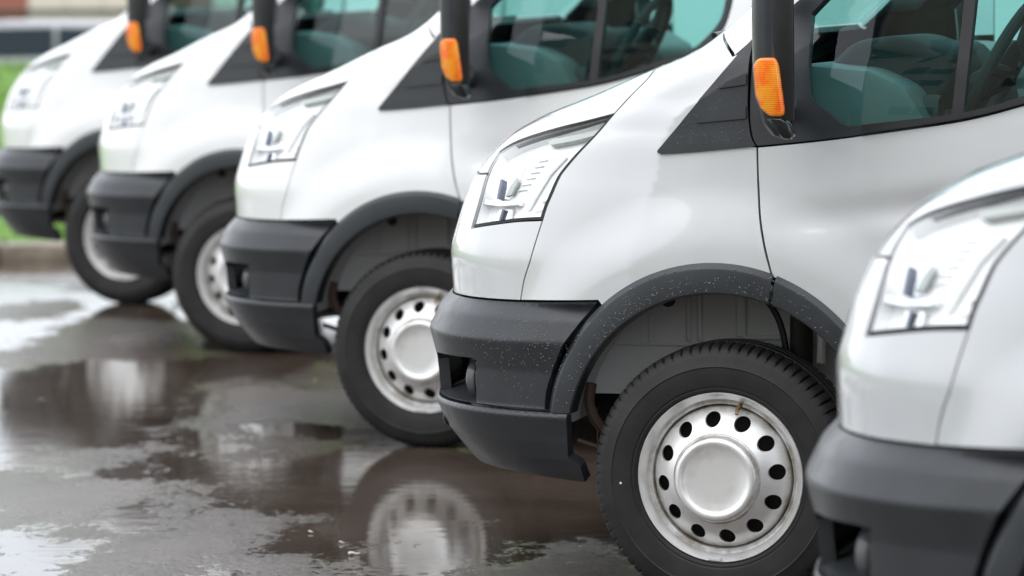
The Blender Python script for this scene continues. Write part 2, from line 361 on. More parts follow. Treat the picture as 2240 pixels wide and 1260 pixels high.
# ------------------------------------------------------------------ ground
def ground_material():
    m = mat('wet_asphalt', (.03, .027, .025), .3)
    pud = tex(m, .8, 9, .62, stretch=(1.0, .55, 1)); gr2 = tex(m, 34, 4, .7, stretch=(1, .7, 1)); gs = N(m, 'ShaderNodeMath', operation='MULTIPLY_ADD'); gs.inputs[1].default_value = .16; gs.inputs[2].default_value = -.08; L(m, gr2.outputs[0], gs.inputs[0])
    ga = N(m, 'ShaderNodeMath', operation='ADD'); L(m, pud.outputs[0], ga.inputs[0]); L(m, gs.outputs[0], ga.inputs[1]); pr = ramp(m, ga.outputs[0], [(.505, 1.), (.56, 0.)])      # 1 = standing water
    grain = tex(m, 75, 5, .7); patch = tex(m, 1.9, 6, .62)
    c1 = ramp(m, patch.outputs[0], [(.3, (.046, .033, .025)), (.7, (.088, .066, .052))])
    c2 = ramp(m, grain.outputs[0], [(.35, .55), (.68, 1.5)])
    mul = N(m, 'ShaderNodeMix', data_type='RGBA', blend_type='MULTIPLY'); mul.inputs[0].default_value = 1
    L(m, c1.outputs[0], mul.inputs[6]); L(m, c2.outputs[0], mul.inputs[7]); L(m, mul.outputs[2], P(m).inputs['Base Color'])
    wet = tex(m, 1.3, 6, .65, stretch=(1, .6, 1)); rr = ramp(m, wet.outputs[0], [(.36, .16), (.66, .36)])
    mx = N(m, 'ShaderNodeMix', data_type='FLOAT'); L(m, pr.outputs[0], mx.inputs[0]); L(m, rr.outputs[0], mx.inputs[2]); mx.inputs[3].default_value = .06
    L(m, mx.outputs[0], P(m).inputs['Roughness'])
    inv = N(m, 'ShaderNodeMath', operation='SUBTRACT'); inv.inputs[0].default_value = 1.; L(m, pr.outputs[0], inv.inputs[1])
    gh = N(m, 'ShaderNodeMath', operation='MULTIPLY'); L(m, grain.outputs[0], gh.inputs[0]); L(m, inv.outputs[0], gh.inputs[1])
    b1 = N(m, 'ShaderNodeBump'); b1.inputs['Strength'].default_value = .8; b1.inputs['Distance'].default_value = .008; L(m, gh.outputs[0], b1.inputs['Height'])
    rip = tex(m, 6, 5, .6, stretch=(.8, 1.6, 1)); b2 = N(m, 'ShaderNodeBump'); b2.inputs['Strength'].default_value = .09; b2.inputs['Distance'].default_value = .01
    L(m, rip.outputs[0], b2.inputs['Height']); L(m, b1.outputs[0], b2.inputs['Normal']); L(m, b2.outputs[0], P(m).inputs['Normal'])
    P(m).inputs['Specular IOR Level'].default_value = .5; P(m).inputs['IOR'].default_value = 1.7
    return m
ground_material()
mb = MB(); mb.add([(-160, -160, 0), (160, -160, 0), (160, 23.5, 0), (-160, 23.5, 0)], [(0, 1, 2, 3)])
tag(mb.build('parking_lot', 'wet_asphalt'), kind='structure')

# ------------------------------------------------------------------ the van
def arc_pts(c, r_, a0, a1, n=16): return [(c[0] + r_ * math.cos(R(a0 + (a1 - a0) * i / n)), c[1] + r_ * math.sin(R(a0 + (a1 - a0) * i / n))) for i in range(n + 1)]
CO, RO, CI, RI = (-.002, .423), .476, (.006, .397), .420
HL_TOP = [(-.694, 1.163), (-.66, 1.180), (-.622, 1.194), (-.556, 1.213), (-.466, 1.235), (-.382, 1.253), (-.298, 1.273)]
HL_REAR = [(-.298, 1.273), (-.348, 1.216), (-.396, 1.168), (-.435, 1.125), (-.449, 1.104), (-.467, 1.063), (-.481, 1.032), (-.493, .995)]
HL_BOT = [(-.493, .995), (-.573, .989), (-.665, .976), (-.746, .962)]
HL_FRONT = [(-.746, .962), (-.733, 1.010), (-.724, 1.052), (-.720, 1.092), (-.711, 1.128), (-.694, 1.163)]
SEAM = [(-.493, .995), (-.510, .945), (-.529, .885), (-.547, .839), (-.560, .783)]
HOODGAP = [(-.298, 1.273), (-.258, 1.318), (-.216, 1.364), At((3.6, 1.396))]
PILGAP = [At((4.2, 1.487)), (.028, 1.422)]
TRI_TOP = [(-.166, 1.181), (-.123, 1.231), (-.039, 1.332), (.034, 1.419), (.079, 1.466)]
CUT_UP = [(.101, 1.192), (.087, 1.216), (.077, 1.274), (.075, 1.357), (.076, 1.419), (.081, 1.466)]
CUT = [(.101, 1.192), (.103, 1.147), (.108, 1.077), (.116, 1.009), (.131, .940), (.150, .871)]
BELT_BOT = [(.101, 1.192), (.185, 1.200), (.271, 1.209), (.373, 1.222), (.628, 1.259), (.788, 1.298), (.944, 1.345), (1.01, 1.385), (1.065, 1.44), (1.092, 1.52), (1.10, 1.6)]
PIL_DOOR = [(.081, 1.466), (.20, 1.570), (.38, 1.728), (.60, 1.918), (.78, 2.030)]
rev = lambda l: l[::-1]
SB = (1, -1)

def build_van():
    van = empty('delivery_van')
    # ---- front skin
    mb = MB()
    panel(mb, S, [rev([At((0, .783)), At((3, .779)), (-.560, .783)]), [At((0, .783)), At((0, .84))], [At((0, .84)), At((2.3, .84))], [At((2.3, .84)), At((2.3, 1.06))],
                  [At((2.3, 1.06)), At((0, 1.06))], [At((0, 1.06)), At((0, 1.100))], [At((0, 1.100)), At((2.6, 1.098)), (-.717, 1.104)], rev(HL_FRONT[:4]), rev(HL_BOT), SEAM],
          gap=.002, h=(.025, .012), sides=SB)
    mb.build('front_panel', 'paint_white', van)
    mb = MB(); panel(mb, S, [[At((0, 1.058)), At((0, .842))], [At((0, .842)), At((2.28, .842))], [At((2.28, .842)), At((2.28, 1.058))], [At((2.28, 1.058)), At((0, 1.058))]], off=-.03, thick=0, h=(.05, .03), sides=SB)
    gr = mb.build('grille', 'dark_plastic', van)
    for z0 in (.865, .915, .965, 1.015):
        mb = MB(); panel(mb, S, [[At((0, z0 + .022)), At((0, z0))], [At((0, z0)), At((2.24, z0))], [At((2.24, z0)), At((2.24, z0 + .022))], [At((2.24, z0 + .022)), At((0, z0 + .022))]], off=-.008, thick=.02, h=(.05, .02), sides=SB)
        mb.build('grille_bar', 'trim_black', gr)
    mb = MB(); panel(mb, S, [[(-.717, 1.106), At((2.6, 1.1)), At((0, 1.102))], [At((0, 1.102)), At((0, 1.405))], [At((0, 1.405)), At((3.6, 1.396))], rev(HOODGAP), rev(HL_TOP), rev(HL_FRONT[4:]) + [(-.717, 1.106)]],
                     gap=.0025, h=(.035, .010), sides=SB)
    mb.build('hood', 'paint_white', van)
    mb = MB(); panel(mb, S, [[At((0, 1.407)), At((0, 1.47))], [At((0, 1.47)), At((4.15, 1.485))], [At((4.15, 1.485)), At((3.62, 1.398))], [At((3.62, 1.398)), At((0, 1.407))]], off=-.006, thick=.02, h=(.06, .02), sides=SB)
    mb.build('cowl', 'trim_black', van)
    inn = MB()
    panel(inn, S, [[At((2.4, 1.40)), At((2.4, .79))], [At((2.4, .79)), (-.33, .79)], arc_pts(CO, .488, 137, 40), [(.36, .73), (.36, 1.15)], [(.36, 1.15), (.30, 1.20)], [(.30, 1.20), (.09, 1.19)], [(.09, 1.19), (.07, 1.46)], [(.07, 1.46), At((3.4, 1.40))], [At((3.4, 1.40)), At((2.4, 1.40))]],
          off=-.085, thick=0, h=(.06, .03), sides=SB)
    panel(inn, S, [[At((3.4, 1.385)), (.04, 1.27)], [(.04, 1.27), (.20, 1.27)], [(.20, 1.27), (.205, 1.545)], [(.205, 1.545), At((4.05, 1.545))], [At((4.05, 1.545)), At((3.9, 1.49))], [At((3.9, 1.49)), At((3.4, 1.385))]], off=-.04, thick=0, h=(.05, .03), sides=SB)
    panel(inn, S, [[(.05, 1.475), (.18, 1.605), (.36, 1.758), (.58, 1.948), (.78, 2.065)], [(.78, 2.065), (.83, 2.015)], [(.83, 2.015), (.62, 1.892), (.40, 1.702), (.22, 1.545), (.10, 1.44)], [(.10, 1.44), (.05, 1.475)]], off=-.032, thick=0, h=(.04, .03), sides=SB)
    tag(inn.build('inner_structure', 'dark_plastic', van), kind='stuff')
    # ---- fenders, headlights, pillar covers, arch trims, doors, mirrors
    for sg in SB:
        mb = MB()
        panel(mb, S, [SEAM, [(-.560, .783), (-.322, .793)], arc_pts(CO, .468, 131, 71), rev(CUT), [(.101, 1.192), (.068, 1.196)], [(.068, 1.196), (.050, 1.26), (.046, 1.36), (.052, 1.432)],
                      [(.052, 1.432), (.028, 1.422)], rev(PILGAP), [At((4.2, 1.487)), At((3.6, 1.396))], rev(HOODGAP), HL_REAR], gap=.0025, h=(.022, .014), sides=(sg,))
        mb.build('fender', 'paint_white', van)
        # headlight
        HLP = [rev(HL_TOP), HL_FRONT[::-1], rev(HL_BOT), rev(HL_REAR)]
        mb = MB(); panel(mb, S, HLP, off=-.034, thick=-.028, gap=.0105, h=(.02, .015), sides=(sg,))
        hd = mb.build('headlight', 'reflector', van)
        mb = MB(); panel(mb, S, HLP, off=-.001, thick=.004, gap=.0095, h=(.02, .015), sides=(sg,)); mb.build('lens', 'clear_lens', hd)
        mb = MB(); panel(mb, S, HLP, holes=[HLP], hgap=.0098, hshift=(-.0050, -.002), off=-.006, thick=.012, gap=.003, h=(.02, .015), sides=(sg,)); mb.build('seal', 'dark_plastic', hd)
        def bit(name, m_, pts, off, thick):
            mb = MB(); panel(mb, S, [[pts[q], pts[(q + 1) % len(pts)]] for q in range(len(pts))], off=off, thick=thick, h=(.02, .012), sides=(sg,)); mb.build(name, m_, hd)
        for q in range(7):                                   # ribs of the side reflector
            z0 = 1.018 + q * .026; xa = -.545 + .026 * q; xb = (-.512, -.500, -.488, -.473, -.452, -.428, -.405)[q]
            bit('rib', 'rib_grey', [(xa, z0), (xb, z0 + .006), (xb, z0 + .009), (xa, z0 + .003)], -.026, .008)
        for q in range(6):                                   # ribs of the main reflector
            z0 = 1.075 + q * .016; xa = -.612 + .012 * q
            bit('rib', 'rib_grey', [(xa, z0), (xa + .034, z0 + .004), (xa + .034, z0 + .006), (xa, z0 + .002)], -.029, .006)
        bit('lamp_bar', 'lamp_bar_grey', [(-.500, 1.196), (-.42, 1.208), (-.345, 1.226), (-.333, 1.240), (-.40, 1.227), (-.50, 1.212), (-.515, 1.203)], -.014, .018)
        bit('divider', 'white_plastic', [(-.572, 1.022), (-.560, 1.022), (-.500, 1.118), (-.452, 1.165), (-.460, 1.169), (-.512, 1.122)], -.027, .006)
        bit('reflector_bowl', 'chrome', [(-.668, 1.052), (-.640, 1.050), (-.618, 1.085), (-.600, 1.135), (-.588, 1.165), (-.606, 1.168), (-.640, 1.148), (-.664, 1.105)], -.027, .008)
        bit('bulb_shield', 'slit_blue', [(-.676, 1.048), (-.667, 1.048), (-.664, 1.085), (-.668, 1.102), (-.675, 1.100)], -.018, .014)
        bit('bulb_shield', 'lamp_bar_grey', [(-.645, 1.056), (-.622, 1.062), (-.604, 1.098), (-.612, 1.108), (-.630, 1.086)], -.020, .008)
        bit('shelf', 'chrome', [(-.728, 1.030), (-.655, 1.028), (-.588, 1.034), (-.586, 1.044), (-.655, 1.040), (-.726, 1.042)], -.010, .022)
        bit('lower_lamp', 'chrome', [(-.672, .990), (-.625, .994), (-.618, 1.022), (-.668, 1.020)], -.024, .008)
        bit('bulb_shield', 'slit_blue', [(-.656, .992), (-.650, .992), (-.640, 1.020), (-.647, 1.020)], -.016, .006)
        # pillar cover
        mb = MB(); panel(mb, S, [TRI_TOP, rev(CUT_UP), [(.101, 1.192), (-.032, 1.179), (-.121, 1.172), (-.158, 1.170)], [(-.158, 1.170), (-.167, 1.174), (-.166, 1.181)]], off=.007, thick=.012, gap=.0015, h=(.02, .015), sides=(sg,))
        pc = mb.build('pillar_cover', 'black_plastic', van)
        mb = MB(); panel(mb, S, [[(-.060, 1.250), (-.042, 1.272), (-.012, 1.284)], [(-.012, 1.284), (.070, 1.292)], [(.070, 1.292), (.072, 1.262)], [(.072, 1.262), (-.060, 1.250)]], off=.012, thick=.008, h=(.02, .01), sides=(sg,)); mb.build('rib', 'black_plastic', pc)
        mb = MB(); panel(mb, S, [[(-.003, 1.338), (.012, 1.356), (.035, 1.368)], [(.035, 1.368), (.068, 1.374)], [(.068, 1.374), (.069, 1.348)], [(.069, 1.348), (-.003, 1.338)]], off=.012, thick=.008, h=(.02, .01), sides=(sg,)); mb.build('rib', 'black_plastic', pc)
        # arch trims
        def trim(a0, a1, b0, n):
            mb = MB(); v = []; prof = ((0, -.006), (.002, .002), (.015, .0165), (.019, .018), (.93, .016), (.985, .012), (1., .004), (1., -.05))
            for i in range(n + 1):
                a = R(a0 + (a1 - a0) * i / n); b = R(b0 + (a1 - b0) * i / n) if a0 > 90 else R(a0 + (b0 - a0) * i / n); o = np.array((CO[0] + RO * math.cos(a), CO[1] + RO * math.sin(a))); q = np.array((CI[0] + RI * math.cos(b), CI[1] + RI * math.sin(b)))
                wd = np.linalg.norm(q - o)
                for t, off in prof:
                    tt = t / wd if t < .02 else t
                    x, z = o + (q - o) * tt; y = S.y_at(x, z) - off; v.append((x, y * sg, z))
            k = len(prof); f = [(i * k + t, (i + 1) * k + t, (i + 1) * k + t + 1, i * k + t + 1) for i in range(n) for t in range(k - 1)]
            return mb.add(v, f, flip=sg < 0)
        trim(171.0, 70.6, 166.2, 56).build('arch_trim', 'black_plastic', van, 25); trim(69.4, 3.2, 7.2, 36).build('arch_trim', 'black_plastic', van, 25)
        # door
        mb = MB(); panel(mb, S, [BELT_BOT, [(1.10, 1.6), (1.10, 1.95)], [(1.10, 1.95), (1.07, 2.01)], [(1.07, 2.01), (.75, 2.01)], [(.75, 2.01), (.78, 2.035)], [(.78, 2.035), (1.0, 2.06), (1.19, 2.06)], [(1.19, 2.06), (1.195, .44)], [(1.195, .44), (.464, .44)], rev(arc_pts(CO, .466, 70.5, 4)), rev(CUT)],
                         gap=.003, h=(.035, .008), sides=(sg,))
        door = mb.build('door', 'paint_white', van)
        GA = [[(.230, 1.530), (.237, 1.349), (.250, 1.308)], [(.250, 1.308), (.290, 1.279), (.324, 1.251)], [(.324, 1.251), (.340, 1.247), (.375, 1.248)], [(.375, 1.248), (.602, 1.273)], [(.602, 1.273), (.622, 1.56), (.640, 1.86)], [(.640, 1.86), (.62, 1.862), (.44, 1.712), (.27, 1.572)], [(.27, 1.572), (.230, 1.530)]]
        GB = [[(.639, 1.280), (.787, 1.320), (.944, 1.372), (1.0, 1.41), (1.055, 1.475), (1.075, 1.56)], [(1.075, 1.56), (1.075, 1.92)], [(1.075, 1.92), (1.03, 1.97)], [(1.03, 1.97), (.80, 1.97)], [(.80, 1.97), (.675, 1.893)], [(.675, 1.893), (.656, 1.56), (.639, 1.280)]]
        mb = MB(); panel(mb, S, [rev(CUT_UP), BELT_BOT, [(1.10, 1.6), (1.10, 1.95)], [(1.10, 1.95), (1.07, 2.01)], [(1.07, 2.01), (.75, 2.01)], rev(PIL_DOOR[:-1] + [(.75, 2.01)])], holes=[GA, GB], off=.002, thick=.03, gap=.002, h=(.03, .03), sides=(sg,)); mb.build('window_frame', 'black_plastic', door)
        for G in (GA, GB):
            mb = MB(); panel(mb, S, G, off=-.010, thick=0, gap=-.004, h=(.05, .04), sides=(sg,)); mb.build('window_pane', 'tinted_glass', door)
        mb = MB(); panel(mb, S, [[(.378, 1.225), (.628, 1.262), (.788, 1.301), (.94, 1.347)], [(.94, 1.347), (.93, 1.365)], [(.93, 1.365), (.787, 1.319), (.639, 1.279), (.376, 1.247)], [(.376, 1.247), (.378, 1.225)]], off=.010, thick=.010, h=(.03, .02), sides=(sg,)); mb.build('belt_moulding', 'trim_black', door)
        mb = MB(); prism(mb, [(.615, 1.275), (.630, 1.277), (.648, 1.56), (.668, 1.89), (.650, 1.885), (.632, 1.56)], *sorted((sg * -.90, sg * -.905))) if False else None
        mb = MB(); panel(mb, S, [[(.606, 1.274), (.626, 1.56), (.645, 1.87)], [(.645, 1.87), (.671, 1.89)], [(.671, 1.89), (.654, 1.56), (.636, 1.279)], [(.636, 1.279), (.606, 1.274)]], off=.005, thick=.01, h=(.03, .03), sides=(sg,)); mb.build('divider_bar', 'trim_black', door)
        mb = MB(); panel(mb, S, [[(.97, 1.165), (1.13, 1.175)], [(1.13, 1.175), (1.135, 1.205)], [(1.135, 1.205), (.97, 1.195)], [(.97, 1.195), (.97, 1.165)]], off=.03, thick=.03, h=(.03, .02), sides=(sg,)); mb.build('door_handle', 'trim_black', door)
        mb = MB(); panel(mb, S, [[(.16, 1.18), (.30, 1.19), (1.10, 1.33)], [(1.10, 1.33), (1.16, .56)], [(1.16, .56), (.50, .56)], [(.50, .56), (.44, .75), (.20, .90), (.16, 1.18)]], off=-.075, thick=0, h=(.08, .06), sides=(sg,)); dt = mb.build('door_trim', 'interior_grey', door)
        mb = MB(); lathe(mb, [(.0, .0), (.07, .0), (.085, .012), (.09, .0)], 24, 'y', (.46, sg * -.895, 1.03)); mb.build('speaker', 'interior_light', dt)
        # mirror
        cs = []
        mb = MB(); v = []; levels = [(1.222, .262, .016, -1.19, -1.235), (1.232, .246, .030, -1.13, -1.252), (1.262, .228, .037, -1.10, -1.262), (1.33, .212, .040, -1.09, -1.268), (1.42, .208, .040, -1.09, -1.268), (1.55, .209, .042, -1.09, -1.266), (1.70, .215, .042, -1.09, -1.26), (1.82, .222, .038, -1.10, -1.25), (1.86, .228, .026, -1.12, -1.22)]
        nn = 20
        for z, cx, hx, ya, yb in levels:
            cy, hy = (ya + yb) / 2, abs(yb - ya) / 2
            for i in range(nn):
                a = 2 * math.pi * i / nn; c, s_ = math.cos(a), math.sin(a); e = .55
                yy = cy + hy * math.copysign(abs(s_) ** e, s_); v.append((cx + hx * math.copysign(abs(c) ** e, c) - .26 * (1.268 + yy), sg * yy, z))
        k = len(levels); f = [(i * nn + j, i * nn + (j + 1) % nn, (i + 1) * nn + (j + 1) % nn, (i + 1) * nn + j) for i in range(k - 1) for j in range(nn)] + [tuple(range(nn))[::-1], tuple((k - 1) * nn + j for j in range(nn))]
        mb.add(v, f, flip=sg < 0); mir = mb.build('door_mirror', 'black_plastic', van, 50)
        ya, yb = sorted((sg * -1.235, sg * -1.278))
        mb = MB(); prism(mb, [(.178, 1.418), (.188, 1.424), (.226, 1.425), (.235, 1.408), (.250, 1.294), (.246, 1.279), (.214, 1.279), (.190, 1.298), (.177, 1.332), (.171, 1.402)], ya, yb, bev=.007, seg=3); mb.build('turn_signal', 'amber', mir)
        ya, yb = sorted((sg * -1.254, sg * -1.266))
        mb = MB(); box(mb, (.215, ya, 1.27), (.272, yb, 1.82), .005); mb.build('mirror_rim', 'trim_black', mir)
        mb = MB(); prism(mb, [(.2275, sg * -1.10), (.2705, sg * -1.253), (.2685, sg * -1.253), (.2255, sg * -1.10)], 1.44, 1.80, 'xy'); mb.build('mirror_glass', 'mirror_glass', mir)
        mb = MB(); prism(mb, [(.200, 1.276), (.240, 1.276), (.262, 1.262), (.272, 1.236), (.262, 1.222), (.246, 1.224), (.222, 1.246)], *sorted((sg * -1.235, sg * -1.272)), bev=.006); mb.build('marker_lens', 'smoked_lens', mir)
        for z0 in (1.30, 1.62):
            mb = MB(); tube(mb, [(.16, sg * -.93, z0 - .03), (.18, sg * -1.02, z0), (.215, sg * -1.12, z0 + .01)], [.035, .028], 12); mb.build('mirror_arm', 'black_plastic', mir)
    # ---- bumper
    FOG = [[At((2.3, .507)), At((5.30, .507))], [At((5.30, .507)), At((5.42, .615))], [At((5.42, .615)), At((5.36, .624)), At((3.5, .618)), At((2.4, .606))], [At((2.4, .606)), At((2.3, .590))], [At((2.3, .590)), At((2.3, .507))]]
    mb = MB(); panel(mb, BS, [rev([(-.480, .503), (-.473, .551), (-.453, .605), (-.417, .674), (-.378, .727), (-.331, .789)]), [(-.480, .503), At((0, .503))], [At((0, .503)), At((0, .777))], [At((0, .777)), At((3, .776)), (-.56, .780), (-.331, .789)]], holes=[FOG], thick=.03, gap=.0015, step=.006, h=(.03, .005), sides=SB)
    bp = mb.build('front_bumper', 'black_plastic', van)
    mb = MB(); panel(mb, BS, [rev([(-.409, .498), (-.417, .378)]), [(-.409, .498), At((0, .498))], [At((0, .498)), At((0, .33))], [At((0, .33)), At((3.2, .325)), (-.624, .315), (-.497, .308), (-.385, .303)], [(-.385, .303), (-.392, .347)], [(-.392, .347), (-.417, .378)]], thick=.03, gap=.001, step=.006, h=(.03, .005), sides=SB,
                     disp=lambda p: np.where(p[:, 2] < .372, -.010 * np.clip((.372 - p[:, 2]) / .012, 0, 1), 0.) * np.clip((p[:, 0] + .75) / .2, 0, 1))
    mb.build('bumper_lip', 'black_plastic', bp)
    for sg in SB:
        mb = MB(); panel(mb, BS, [[At((1.8, .503)), At((5.6, .503))], [At((5.6, .503)), At((5.6, .64))], [At((5.6, .64)), At((1.8, .64))], [At((1.8, .64)), At((1.8, .503))]], off=-.085, thick=0, h=(.05, .03), sides=(sg,)); rc = mb.build('fog_recess', 'black_plastic', bp)
        mb = MB(); ss_ = np.linspace(1.9, 5.5, 30); za = np.full(30, .5055); p_ = np.array(BS(ss_, za)).T; n_ = BS.normal(ss_, za); n_[:, 2] = 0
        rows = [p_ + n_ * d + np.array([0, 0, h]) for d, h in ((-.004, -.001), (-.03, .004), (-.06, .014), (-.09, .034))]; v = np.concatenate(rows) * np.array([1, sg, 1])
        mb.add(v, [(r_ * 30 + i, r_ * 30 + i + 1, (r_ + 1) * 30 + i + 1, (r_ + 1) * 30 + i) for r_ in range(3) for i in range(29)], flip=sg > 0); mb.build('recess_floor', 'black_plastic', bp)
        mb = MB(); lathe(mb, [(0, -.048), (.030, -.050), (.042, -.044), (.048, -.032), (.048, -.022), (.044, -.020), (.044, -.010), (.048, -.008), (.048, .006), (.044, .008), (.044, .02), (.048, .022), (.048, .08)], 28, 'x', (-.700, sg * -.755, .563)); mb.build('fog_light', 'fog_grey', bp)
        mb = MB(); lathe(mb, [(0, 0), (.022, 0), (.026, .004), (.026, .012)], 20, 'x', (-.872, sg * -.60, .44)); mb.build('tow_eye_cap', 'black_plastic', bp)
    # ---- shell: pillars, roof, load body
    mb = MB()
    panel(mb, S, [PILGAP, [(.028, 1.422), (.079, 1.468)], PIL_DOOR, [(.78, 2.030), (.80, 2.04), (1.0, 2.065), (1.20, 2.065)], [(1.20, 2.065), (1.205, .43)], [(1.205, .43), (2.84, .43)], [(3.3 + .47 * math.cos(R(a)), .40 + .47 * math.sin(R(a))) for a in range(176, 3, -8)], [(3.76, .43), (4.29, .43)], [(4.29, .43), (4.29, 2.42)],
                  [(4.29, 2.42), (2.5, 2.42), At((4.2, 2.42))], [At((4.2, 2.42)), At((4.2, 2.24))], [At((4.2, 2.24)), At((4.2, 1.487))]], gap=.002, h=(.08, .03), sides=SB)
    panel(mb, S, [[At((0, 2.42)), At((0, 2.24))], [At((0, 2.24)), At((4.2, 2.24))], [At((4.2, 2.24)), At((4.2, 2.42))], [At((4.2, 2.42)), At((0, 2.42))]], thick=.02, h=(.08, .03), sides=SB)
    xs = np.linspace(1.29, 4.3, 14); v = []; f = []
    for i, x in enumerate(xs):
        hw = min(.68, .12 + abs(S.y_at(max(x, 1.295), 2.42))) if i else .02
        hw = abs(S.y_at(max(x, 1.296), 2.42))
        for j in range(9): t = -1 + j / 4; v.append((x, hw * t, 2.42 + .035 * (1 - t * t)))
    for i in range(13):
        for j in range(8): f.append((i * 9 + j, (i + 1) * 9 + j, (i + 1) * 9 + j + 1, i * 9 + j + 1))
    mb.add(v, f)
    mb.build('body_shell', 'paint_white', van)
    mb = MB(); panel(mb, S, [[At((0, 1.472)), At((4.18, 1.488))], [At((4.18, 1.488)), At((4.18, 2.238))], [At((4.18, 2.238)), At((0, 2.238))], [At((0, 2.238)), At((0, 1.472))]], off=-.006, thick=0, h=(.07, .05), sides=SB); mb.build('windscreen', 'tinted_glass', van)
    for y0, y1 in ((-.50, .02), (.10, .50)):
        mb = MB(); a = S.s_of; z0 = 1.478
        pts = [(float(S.xn(z0)) - .03 + .08 * abs(y / .8) ** 2, y, z0 - .01 + .02 * (y - y0)) for y in np.linspace(y0, y1, 6)]
        tube(mb, pts, .008, 6); mb.build('wiper', 'trim_black', van)
    for sg in SB:
        ya, yb = sorted((0.004 * sg * -1, sg * -.93))
        mb = MB(); box(mb, (4.30, ya, .46), (4.335, yb, 2.36), .012); rd = mb.build('rear_door', 'paint_white', van)
        ya, yb = sorted((sg * -.15, sg * -.78))
        mb = MB(); box(mb, (4.336, ya, 1.45), (4.34, yb, 2.0), .0); mb.build('window_pane', 'tinted_glass', rd)
        ya, yb = sorted((sg * -.90, sg * -.99)); mb = MB(); box(mb, (4.27, ya, 1.0), (4.345, yb, 1.62), .012); mb.build('tail_light', 'red_lens', van)
        ya, yb = sorted((sg * -.97, sg * -1.035))
        mb = MB(); prism(mb, [(.47, .30), (2.83, .30), (2.83, .425), (.47, .425)], ya, yb, bev=.012); mb.build('sill_trim', 'black_plastic', van)
        mb = MB(); v = []; prof = ((.50, -.004), (.495, .014), (.43, .014), (.425, -.05))
        for i in range(37):
            a = R(178 - i * 176 / 36)
            for rr, off in prof: x, z = 3.3 + rr * math.cos(a), .40 + rr * math.sin(a); v.append((x, sg * (S.y_at(x, z) - off), z))
        mb.add(v, [(i * 4 + t, (i + 1) * 4 + t, (i + 1) * 4 + t + 1, i * 4 + t + 1) for i in range(36) for t in range(3)], flip=sg < 0); mb.build('arch_trim', 'black_plastic', van, 25)
    mb = MB(); box(mb, (4.28, -.98, .38), (4.44, .98, .56), .03); mb.build('rear_bumper', 'black_plastic', van)
    # ---- wheel houses
    for sg in SB:
        mb = MB(); lathe(mb, [(.436, sg * -.925), (.440, sg * -.80), (.446, sg * -.69)], 40, 'y', (0, 0, .40), (R(2), R(172)), flip=sg < 0)
        m2 = MB(); lathe(m2, [(.436, sg * -.975), (.446, sg * -.60)], 30, 'y', (3.3, 0, .40), (R(2), R(178)), flip=sg < 0); m2.build('wheel_house', 'dark_plastic', van)
        ln = mb.build('wheel_house', 'grey_metal', van)
        mb = MB(); ya, yb = sorted((sg * -.675, sg * -.69))
        prism(mb, [(-.47, .522), (.47, .522), (.45, .66), (.36, .76), (.20, .84), (0, .87), (-.20, .84), (-.36, .76), (-.45, .66)], ya, yb); iw = mb.build('inner_panel', 'grey_metal', ln)
        ya, yb = sorted((sg * -.689, sg * -.700))
        mb = MB(); box(mb, (-.45, ya, .652), (.45, yb, .662), .003, 1); mb.build('seam_rib', 'grey_metal', iw)
        for x0, x1, z0, z1 in ((-.165, -.150, .665, .80), (-.135, -.120, .665, .82), (-.03, .0, .68, .83), (.10, .125, .68, .82), (-.01, .11, .672, .686), (-.27, -.255, .66, .735)):
            mb = MB(); box(mb, (x0, ya, z0), (x1, yb, z1), .004, 1); mb.build('stiffener', 'grey_metal', iw)
        for hx, hz, hr in ((-.215, .775, .020), (-.245, .565, .013), (.20, .73, .012)):
            mb = MB(); lathe(mb, [(0, sg * -.692), (hr, sg * -.692), (hr, sg * -.68)], 16, 'y', (hx, 0, hz)); mb.build('plug_hole', 'hose', iw)
        mb = MB(); tube(mb, [(.02, sg * -.74, .81), (.07, sg * -.75, .78), (.105, sg * -.75, .72), (.12, sg * -.75, .64), (.11, sg * -.74, .58)], .009, 8); mb.build('brake_hose', 'hose', ln)
        mb = MB(); tube(mb, [(.165, sg * -.76, .86), (.160, sg * -.75, .60)], .030, 14); tube(mb, [(.158, sg * -.72, .60), (.15, sg * -.74, .40)], .019, 12)
        lathe(mb, [(0, .80), (.075, .80), (.085, .82), (.06, .86)], 20, 'z', (.165, sg * -.77, 0)); mb.build('strut', 'hub_dark', ln)
        mb = MB(); tube(mb, [(.215, sg * -.74, .82), (.21, sg * -.74, .62)], .012, 10); mb.build('brake_line', 'grey_metal', ln)
        mb = MB(); tube(mb, [(-.395, sg * -.80, .56), (-.40, sg * -.80, .50), (-.37, sg * -.79, .44), (-.30, sg * -.76, .39)], .014, 10); tube(mb, [(-.43, sg * -.82, .41), (-.36, sg * -.80, .385), (-.28, sg * -.78, .36)], .008, 8); mb.build('pipe', 'rusty_pipe', ln)
    mb = MB(); box(mb, (-.74, -.62, .46), (-.45, .62, .78), .03); box(mb, (-.46, -.57, .26), (4.2, .57, .60), .03); box(mb, (.50, -.93, .34), (2.78, .93, .46), .02)
    tube(mb, [(0, -.80, .342), (0, .80, .342)], .05, 10); tube(mb, [(3.3, -.80, .342), (3.3, .80, .342)], .06, 10)
    mb.build('underbody', 'hub_dark', van)
    # ---- wheels
    tyre_me = None
